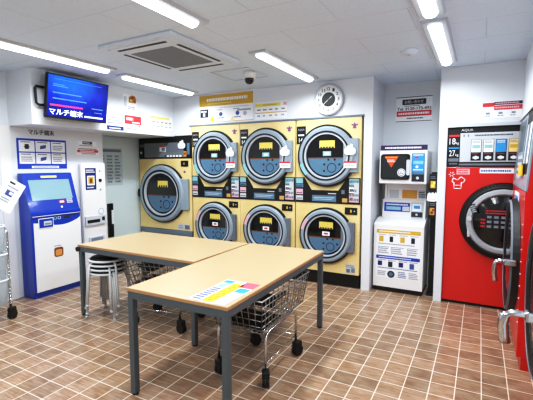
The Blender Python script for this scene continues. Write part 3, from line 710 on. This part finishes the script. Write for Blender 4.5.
# ------------------------------------------------------------------ signs on the left side
def wall_sheet(name, label, x, y0, y1, z0, z1, cat='sign', base=PAPER, rz=RZL, group=None):
    """sheet centred on the wall; returns a mesh builder drawing in local metres and a finisher"""
    b = MB(); w, h = (y1-y0)/2, (z1-z0)/2
    if base: b.box(-w, w, -.004, 0, -h, h, base)
    def done():
        o = b.build(name, None, (x, (y0+y1)/2, (z0+z1)/2) if rz else ((y0+y1)/2, x, (z0+z1)/2), rz)
        return tag(o, label, cat, group)
    return b, w, h, done
Y1 = -.0050
b, w, h, done = wall_sheet('guide_sign', 'blue bordered sign of six white picture cells above the kiosk', -4.54, 2.496, 3.088, 1.461, 1.806, base=SIGNBLUE)
for r in range(2):
    for c in range(3):
        xa = -w+.022+c*.188; za = .012-r*.138+ .012
        b.rect(xa, xa+.176, za, za+.125, Y1, PAPER)
        b.scrib(xa+.02, xa+.15, za+.10, za+.118, -.0058, 1, INK)
        if c == 0 and r == 0: b.rect(xa+.065, xa+.11, za+.03, za+.085, -.0058, INK); b.rect(xa+.055, xa+.12, za+.05, za+.06, -.0058, INK)
        elif c == 1: b.prism([(xa+.05, za+.03), (xa+.12, za+.045), (xa+.125, za+.085), (xa+.055, za+.07)], -.0058, Y1, INKBLUE)
        else: b.scrib(xa+.02, xa+.16, za+.02, za+.085, -.0058, 3, INKGREY)
b.rect(-.14, .19, -h+.008, -h+.034, Y1, PAPER); b.scrib(-.12, .18, -h+.012, -h+.03, -.0058, 1, INKBLUE, .95)
done()
o = lettering('マルチ端末', None, INK, -.155, .155, -.032, .032, -.0005, bold=.012, name='wall_lettering', loc=(-4.5395, 2.788, 1.885), rz=RZL)
tag(o, 'dark Japanese lettering on the wall above the blue bordered kiosk sign', 'lettering')
b, w, h, done = wall_sheet('small_notice_sign', 'small white notice with dark heading above the change machine', -4.54, 3.25, 3.53, 1.745, 1.815)
b.rect(-.07, .07, -.005, .03, Y1, INK); b.scrib(-.06, .06, .002, .024, -.0058, 1, PAPER); b.scrib(-.12, .12, -.032, -.012, Y1, 1, INKGREY)
done()
b, w, h, done = wall_sheet('red_notice_sign', 'white notice with red stripe just above the change machine', -4.54, 3.23, 3.56, 1.635, 1.728)
b.rect(-w+.01, w-.01, -.012, .02, Y1, SIGNRED); b.scrib(-.12, .12, -.008, .015, -.0058, 1, PAPER); b.scrib(-.14, .14, .024, .042, Y1, 1, INK); b.scrib(-.09, .12, -.042, -.018, Y1, 1, INKGREY)
done()
b, w, h, done = wall_sheet('price_table_sign', 'grey printed price table sheet on the recessed door', -4.86, 3.75, 4.23, 1.20, 1.76, 'poster', base=mat('grey_paper', (196, 210, 214), .6))
b.rect(-w+.01, w-.02, h-.06, h-.02, Y1, INKGREY); 
for c in range(3): b.scrib(-w+.06+c*.14, -w+.16+c*.14, -h+.03, h-.10, Y1, 9, INKGREY, .6)
done()
# sheets on the soffit face
X = -4.10
b, w, h, done = wall_sheet('emblem_notice_sign', 'white notice with amber-brown picture high on the soffit', X, 3.615, 3.84, 2.22, 2.43, 'notice')
b.prism([(-.02, .0), (.10, .0), (.11, .05), (.09, .095), (.03, .10), (-.015, .07)], -.0055, -.004, mat('amber_print', (190, 124, 48), .5)); b.prism([(.0, .06), (.05, .085), (.085, .07), (.05, .055)], -.0068, -.0055, BROWN); b.rect(.0, .04, .02, .04, -.0068, PALEYEL); b.rect(.06, .095, .015, .03, -.0068, BROWN); b.rect(-.10, -.055, -.06, .07, Y1, LGREY); b.scrib(-.04, .09, -.09, -.045, Y1, 2, INKGREY)
done()
b, w, h, done = wall_sheet('white_notice_sign', 'white notice with navy bottom strip beside the television', X, 3.345, 3.615, 1.94, 2.14, 'notice')
b.scrib(-w+.02, w-.03, -.02, .08, Y1, 3, INKGREY, .6); b.rect(-w+.005, w-.005, -h+.008, -h+.06, Y1, NAVY); b.scrib(-w+.04, w-.05, -h+.018, -h+.045, -.0058, 1, PAPER)
done()
b, w, h, done = wall_sheet('red_white_notice_sign', 'red and white notice on the soffit under the amber-brown picture', X, 3.63, 3.915, 1.95, 2.158, 'notice')
b.rect(-w, w, -.01, h, Y1, SIGNRED); b.scrib(-w+.03, 0, .025, .09, -.0058, 1, PAPER, .95); b.scrib(-.02, w-.02, .0, .03, -.0058, 1, PAPER); b.scrib(-w+.03, w-.03, -.09, -.05, Y1, 1, INKGREY); b.disc(.11, -.03, .012, -.0055, -.004, INK, 10)
done()
b, w, h, done = wall_sheet('course_table_sign', 'pale yellow ruled course table sheet at the far end of the soffit', X, 4.09, 4.54, 2.02, 2.21, 'notice')
b.rect(-w, w-.08, h-.045, h-.01, Y1, PALEYEL); b.rect(-w, w, -.028, -.018, Y1, PALEYEL)
for i in range(5): b.scrib(-w+.03+i*.085, -w+.085+i*.085, -.01, .02, Y1, 1, INK); b.scrib(-w+.03+i*.085, -w+.085+i*.085, -.07, -.04, Y1, 1, INKGREY)
done()
# sheets above the yellow dryers
b, w, h, done = wall_sheet('banner_sign', 'long banner with gold header above the yellow dryers', YW, -3.60, -2.70, 2.102, 2.49, 'banner', rz=0)
b.rect(-w, w, h-.155, h, Y1, GOLD); b.scrib(-w+.13, w-.09, h-.105, h-.03, -.0058, 1, PAPER, .98); b.scrib(-w+.14, w-.25, h-.13, h-.11, -.0058, 1, PALEYEL)
b.rect(-w+.01, -w+.155, -.115, .0, Y1, INK); b.scrib(-w+.02, -w+.14, -.05, -.01, -.0058, 1, PAPER); b.rect(-w+.06, -w+.10, -.10, -.05, -.0058, LGREY)
b.rect(-w, w, -h+.005, -h+.014, Y1, GOLD)
b.prism([(-w+.18, -.17), (-w+.27, -.17), (-w+.225, -.09)], -.0058, -.004, YSTICK); b.prism([(-w+.53, -.17), (-w+.60, -.17), (-w+.565, -.12)], -.0058, -.004, PALEYEL)
for cx in (-.08, .20):
    b.disc(cx, -.08, .03, -.0055, -.004, INKBLUE, 14); b.scrib(cx-.06, cx+.06, -.145, -.12, Y1, 1, INKBLUE); b.scrib(cx-.07, cx+.05, -.03, -.01, Y1, 1, INKGREY)
b.scrib(.20, w-.02, -.06, -.02, Y1, 1, INKGREY); b.scrib(-.1, w-.03, .0, .02, Y1, 1, LGREY); b.disc(.32, -.09, .03, -.0055, -.004, LAV, 14)
done()
b, w, h, done = wall_sheet('ruled_notice_sign', 'white notice with gold rules between the banner and the clock', YW, -2.667, -2.20, 2.105, 2.33, 'notice', rz=0)
b.rect(-w, w-.09, h-.06, h-.02, Y1, PALEYEL); b.scrib(-w+.12, w-.1, h-.055, h-.028, -.0058, 1, GOLD); b.rect(-w, w, -.035, -.024, Y1, GOLD); b.rect(w-.05, w, h-.06, h-.02, Y1, PINK)
for i in range(5): b.scrib(-w+.03+i*.09, -w+.08+i*.09, -.005, .025, Y1, 1, INK); b.scrib(-w+.03+i*.09, -w+.085+i*.09, -.085, -.05, Y1, 1, INKGREY, .5)
done()
b, w, h, done = wall_sheet('red_course_notice_sign', 'white notice with red bands above the red washer', YW, 0, .338, 1.965, 2.13, 'notice', rz=0)
b.rect(-w, -w+.10, h-.05, h-.01, Y1, SIGNRED); b.rect(-w+.10, w, h-.035, h-.005, Y1, INK); b.scrib(-w+.11, w-.01, h-.032, h-.008, -.0058, 1, PINK); b.rect(-w+.10, w, h-.085, h-.04, Y1, SIGNRED); b.scrib(-w+.11, w-.01, h-.078, h-.047, -.0058, 1, PINK)
for i in range(3): b.rect(-w+.03+i*.11, -w+.065+i*.11, -h+.04, -h+.06, Y1, INKGREY); b.scrib(-w+.02+i*.11, -w+.08+i*.11, -h+.015, -h+.035, Y1, 1, INKGREY)
done()
b, w, h, done = wall_sheet('contact_sign', 'white contact sign with telephone number high in the alcove', 5.15, -.955, -.535, 2.03, 2.345, 'sign', rz=0)
b.rect(-w, w, h-.014, h-.006, Y1, INK); b.rect(-w, w, -h+.006, -h+.014, Y1, INK); b.rect(-w+.075, w-.07, .055, .12, Y1, INK); b.rect(-w+.01, w-.005, -.085, -.02, Y1, SIGNRED); b.scrib(-w+.1, w-.1, .03, .048, Y1, 1, INKGREY); b.scrib(-w+.03, w-.03, -.075, -.03, -.0058, 1, PAPER, .95); b.scrib(-.08, .11, -.125, -.098, Y1, 1, INK, .95)
o = done()
lettering('お問い合わせ', o, PAPER, -w+.10, w-.10, .068, .108, -.0055)
lettering('Tel. 0120-173-493', o, INK, -w+.015, w-.01, -.012, .024, -.0045, bold=.015)

# wall clock
t = thing('wall_clock', 'round white wall clock with black centre above the yellow dryers', 'clock', (-1.637, YW, 2.288)); t.scale = (1.12, 1, 1.12)
b = MB(); b.lathe_y(0, 0, [(.145, -.002), (.145, -.03), (.155, -.038), (.168, -.03), (.17, -.002)], LGREY); b.build('rim', t)
b = MB(); b.disc(0, 0, .147, -.018, -.002, PAPER); f = b.build('dial', t)
MB().disc(0, 0, .076, -.0195, -.018, BLACK, 40).build('dial_centre', f)
for n in range(1, 13):
    a = PI/2-n*PI/6; cx, cz = .112*math.cos(a), .112*math.sin(a); ww = .011 if n < 10 else .018
    lettering(str(n), f, INK, cx-ww, cx+ww, cz-.017, cz+.017, -.0182, name='numeral', bold=.02)
b = MB(); a = math.radians(222); b.M = Matrix.Rotation(-a+PI/2, 4, 'Y'); b.box(-.0028, .0028, -.0225, -.0205, -.015, .085, PAPER); b.build('minute_hand', t)
b = MB(); a = math.radians(40); b.M = Matrix.Rotation(-a+PI/2, 4, 'Y'); b.box(-.003, .003, -.0225, -.0205, -.01, .05, PAPER); b.build('hour_hand', t)

# ------------------------------------------------------------------ tables
def make_table(label, loc, rz, L, W, zt=.72):
    t = thing('folding_table', label, 'table', loc, rz, 'beige tables joined in an L')
    b = MB(); b.box(-L/2, L/2, -W/2, W/2, zt-.018, zt, WOOD); 
    e = .004
    b.box(-L/2-e, L/2+e, -W/2-e, -W/2, zt-.02, zt-.001, EDGE); b.box(-L/2-e, L/2+e, W/2, W/2+e, zt-.02, zt-.001, EDGE); b.box(-L/2-e, -L/2, -W/2, W/2, zt-.02, zt-.001, EDGE); b.box(L/2, L/2+e, -W/2, W/2, zt-.02, zt-.001, EDGE)
    b.build('tabletop', t)
    b = MB(); x, y = L/2-.012, W/2-.012
    for s in (-1, 1):
        b.box(-x, x, s*y-.012, s*y+.012, zt-.068, zt-.0185, CHARCOAL); b.box(s*x-.012, s*x+.012, -y+.012, y-.012, zt-.068, zt-.0185, CHARCOAL)
    b.build('apron_frame', t)
    for sx in (-1, 1):
        for sy in (-1, 1):
            b = MB(); b.box(sx*(x-.01)-.021, sx*(x-.01)+.021, sy*(y-.01)-.021, sy*(y-.01)+.021, .012, zt-.022, CHARCOAL, bev=.004); b.cyl((sx*(x-.01), sy*(y-.01), 0), (sx*(x-.01), sy*(y-.01), .012), .021, BLACK); b.build('leg', t)
    return t
make_table('front beige table with the colourful flyer on top', (-1.587, 2.512, 0), math.radians(1.2), .765, 1.60)
t = make_table('beige table behind, nearer the blue kiosk, with stools beneath', (-2.733, 2.860, 0), 0, 1.455, .85)
MB().cyl((-.725, -.442, .675), (-.725, -.415, .675), .024, BLACK, n=16).build('corner_knob', t)
# flyer
b = MB(); fw, fl = .130, .212
def patch(u0, u1, v0, v1, m, z=.0012): b.box(-fw+u0*2*fw, -fw+u1*2*fw, -fl+v0*2*fl, -fl+v1*2*fl, z-.0006, z, m)
b.box(-fw, fw, -fl, fl, 0, .0007, PAPER)
patch(.0, .33, .0, .62, LAV); patch(.05, .27, .63, .80, CYAN); patch(.34, .66, .02, .88, mat('flyer_yellow', (236, 208, 40), .5)); patch(.67, 1., .0, .5, LAV); patch(.68, .98, .52, .72, SKY); patch(.6, 1., .74, 1., mat('flyer_rose', (214, 90, 110), .5)); patch(.02, .3, .84, .98, SKY); patch(.32, .6, .89, .98, PINK)
for i in range(10): patch(.40, .62, .09+i*.075, .11+i*.075, SIGNRED, .0019)
for i in range(7): patch(.06, .28, .06+i*.08, .09+i*.08, INKBLUE, .0019); patch(.73, .94, .06+i*.06, .08+i*.06, PINK, .0019)
tag(b.build('flyer', None, (-1.35, 1.942, .7205), math.radians(.5)), 'colourful printed flyer lying on the front table', 'flyer')

# ------------------------------------------------------------------ stacked stools
def make_stool():
    t = thing('stool', '', 'stool', (0, 0, 0))
    b = MB(); b.lathe_z(0, 0, [(.12, .415), (.140, .420), (.142, .435), (.132, .447), (.08, .452), (.01, .453)], BLACK); b.build('seat', t)
    b = MB(); b.tube([(.148*math.cos(2*PI*i/28), .148*math.sin(2*PI*i/28), .425) for i in range(28)], .010, STOOLW, 8, True); b.build('seat_rim', t)
    for i in range(4):
        a = PI/4+i*PI/2; c, s = math.cos(a), math.sin(a)
        b = MB(); b.tube([(.10*c, .10*s, .412), (.145*c, .145*s, .40), (.158*c, .158*s, .37), (.185*c, .185*s, .012)], .0095, STOOLW, 8); b.cyl((.1855*c, .1855*s, 0), (.185*c, .185*s, .02), .012, LGREY); b.build('leg', t)
    return t
proto = make_stool()
labs = ['lowest stool of the stack under the table, standing on the floor', 'second stool from the bottom of the stack under the table', 'third stool from the bottom, just below the topmost stool', 'topmost black-seated stool of the stack under the table']
for i in range(4):
    o = proto if i == 0 else copy_tree(proto)
    o.location = (-3.24+.004*i, 2.60-.003*i, .043*i); o.scale = (1.16, 1.16, 1.05); o.rotation_euler = (0, 0, (0, .10, -.12, .2)[i]+.3); o['label'] = labs[i]; o['group'] = 'stools stacked under the table'

# ------------------------------------------------------------------ wire basket trolleys
def caster(parent, x, y, rz):
    b = MB(); b.M = Matrix.Translation((x, y, 0)) @ Matrix.Rotation(rz, 4, 'Z')
    for s in (-1, 1):
        b.M = Matrix.Translation((x, y, 0)) @ Matrix.Rotation(rz, 4, 'Z')
        b.cyl((s*.013-.011, .018, .043), (s*.013+.011, .018, .043), .043, BLACK, n=20)
    b.box(-.026, .026, -.02, .05, .07, .115, BLACK, bev=.008); b.cyl((0, 0, .09), (0, 0, .125), .014, BLACK)
    b.build('caster', parent)
def make_cart(label):
    t = thing('wire_trolley', label, 'trolley', group='wire laundry trolleys under the tables')
    # local: x across, y along; handle end at +y
    zb, zt = .385, .635
    bx, by0, by1 = .178, -.28, .42      # bottom half-width and ends
    tx, ty0, ty1 = .222, -.36, .45
    b = MB()
    nl = 9
    for f in (0, .2, .4, .6, .8, 1.):
        x = bx+(tx-bx)*f; y0 = by0+(ty0-by0)*f; y1 = by1+(ty1-by1)*f; z = zb+(zt-zb)*f
        b.tube([(-x, y0, z), (x, y0, z), (x, y1, z), (-x, y1, z)], .006 if f == 1 else .0034, WIRE, 6, True)
    for i in range(16):
        k = i/15
        for s in (-1, 1): b.tube([(s*bx, by0+(by1-by0)*k, zb), (s*tx, ty0+(ty1-ty0)*k, zt)], .0032, WIRE, 5)
        b.tube([(-bx, by0+(by1-by0)*k, zb), (bx, by0+(by1-by0)*k, zb)], .0032, WIRE, 5)
    for i in range(nl):
        k = -1+2*i/(nl-1)
        b.tube([(k*bx, by0, zb), (k*tx, ty0, zt)], .0032, WIRE, 5); b.tube([(k*bx, by1, zb), (k*tx, ty1, zt)], .0032, WIRE, 5)
        b.tube([(k*bx, by0, zb), (k*bx, by1, zb)], .0032, WIRE, 5)
    b.build('basket', t)
    b = MB()
    for s in (-1, 1):
        x = s*.19
        b.tube([(x, -.25, .12), (x, -.25, .33), (x, -.235, .362), (x, -.20, .376), (x*.98, .21, .376), (x, .245, .362), (x, .26, .33), (x, .26, .12)], .0095, CHROME, 8)
    b.tube([(-.19, -.2, .373), (.19, -.2, .373)], .008, CHROME, 8); b.tube([(-.19, .22, .373), (.19, .22, .373)], .008, CHROME, 8)
    b.tube([(-.19, .26, .17), (.19, .26, .17)], .004, CHROME, 6); b.tube([(.19, -.25, .17), (.19, .26, .17)], .004, CHROME, 6); b.tube([(-.19, -.25, .17), (-.19, .26, .17)], .004, CHROME, 6)
    b.build('frame', t)
    b = MB(); b.cyl((-.12, .452, .628), (.12, .452, .628), .016, BLACK); b.build('handle_grip', t)
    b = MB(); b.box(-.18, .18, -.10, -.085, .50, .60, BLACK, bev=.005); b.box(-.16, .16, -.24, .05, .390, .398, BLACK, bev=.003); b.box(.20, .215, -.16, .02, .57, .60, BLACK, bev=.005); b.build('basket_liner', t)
    for s in (-1, 1):
        caster(t, s*.19, -.25, s*.3+.2); caster(t, s*.19, .26, -.4+.1*s)
    return t
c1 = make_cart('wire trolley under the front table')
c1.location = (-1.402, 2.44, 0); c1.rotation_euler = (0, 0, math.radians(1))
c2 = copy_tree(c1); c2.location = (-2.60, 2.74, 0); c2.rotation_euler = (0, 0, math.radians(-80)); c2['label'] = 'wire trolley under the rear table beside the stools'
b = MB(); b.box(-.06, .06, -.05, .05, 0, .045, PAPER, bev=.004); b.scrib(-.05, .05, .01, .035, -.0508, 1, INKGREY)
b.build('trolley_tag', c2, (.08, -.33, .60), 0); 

# tall laundry trolley at the left edge
t = thing('laundry_trolley', 'tall chrome trolley with milky baskets at the left edge', 'trolley', (-4.14, 1.93, 0))
for i in range(4):
    a = PI/4+i*PI/2; x, y = .235*math.cos(a), .16*math.sin(a)
    b = MB(); b.tube([(x, y, .09), (x*1.02, y*1.02, .85), (x*.92, y*.92, .93)], .011, CHROME, 8); 
    for k in range(20): b.lathe_z(x*1.01, y*1.01, [(.011, .15+k*.035), (.0145, .158+k*.035), (.011, .166+k*.035)], CHROME, 8)
    b.build('post', t); caster(t, x, y, .5)
def hoop(b, rx, ry, z, r, m):
    b.tube([(rx*math.copysign(abs(math.cos(2*PI*i/40))**.6, math.cos(2*PI*i/40)), ry*math.copysign(abs(math.sin(2*PI*i/40))**.6, math.sin(2*PI*i/40)), z) for i in range(40)], r, m, 6, True)
for z0, z1 in ((.16, .40), (.43, .65), (.68, .92)):
    b = MB(); n = 40; rings = []
    for f in (0, 1):
        z = z0+(z1-z0)*f; sx, sy = .185+.012*f, .118+.010*f
        rings.append([b._v((sx*math.copysign(abs(math.cos(2*PI*i/n))**.6, math.cos(2*PI*i/n)), sy*math.copysign(abs(math.sin(2*PI*i/n))**.6, math.sin(2*PI*i/n)), z)) for i in range(n)])
    for i in range(n): b.face([rings[0][i], rings[0][(i+1) % n], rings[1][(i+1) % n], rings[1][i]], MILKY, True)
    b.face(rings[0][::-1], MILKY)
    bk = b.build('basket', t)
    b = MB(); hoop(b, .20, .130, z1, .010, STOOLW); b.build('basket_rim', bk)
b = MB()
b.M = Matrix.Translation((0, 0, 0)) @ Matrix.Rotation(math.radians(33), 4, 'Y')
b.box(-.10, .10, -.004, 0, -.17, .155, PAPER); b.rect(-.06, .0, .108, .128, -.005, INK); b.scrib(-.06, .06, .06, .09, -.005, 1, INKGREY); b.rect(-.045, .03, -.02, .04, -.005, INKBLUE); b.rect(-.01, .025, .0, .03, -.0058, PAPER); b.scrib(-.06, .05, -.09, -.04, -.005, 2, INKGREY); b.box(-.012, .012, 0, .012, -.33, -.1, LGREY)
tag(b.build('placard', None, (-4.19, 2.205, 1.205), RZL), 'tilted white placard with small blue picture above the left trolley', 'sign')

# ------------------------------------------------------------------ camera, world, view
cam = bpy.data.cameras.new('camera'); co = bpy.data.objects.new('camera', cam); COL.objects.link(co)
cam.sensor_width = 36; cam.lens = 388.8/533*36; cam.clip_start = .02
yaw, pitch, roll = math.radians(28.68), math.radians(5.12), math.radians(.07)
co.location = (0, 0, 1.5)
R = Matrix.Rotation(yaw, 4, 'Z') @ Matrix.Rotation(PI/2-pitch, 4, 'X') @ Matrix.Rotation(-roll, 4, 'Z')
co.rotation_euler = R.to_euler()
SC.camera = co
w = bpy.data.worlds.new('world'); SC.world = w; w.use_nodes = True
w.node_tree.nodes['Background'].inputs[0].default_value = (.92, .96, 1, 1); w.node_tree.nodes['Background'].inputs[1].default_value = .45
SC.view_settings.view_transform = 'Standard'; SC.view_settings.look = 'None'; SC.view_settings.exposure = .12
SC.view_settings.use_curve_mapping = True
cm = SC.view_settings.curve_mapping
for x, y in ((.12, .085), (.35, .36), (.72, .80)): cm.curves[3].points.new(x, y)
cm.update()
SC.cycles.use_denoising = True
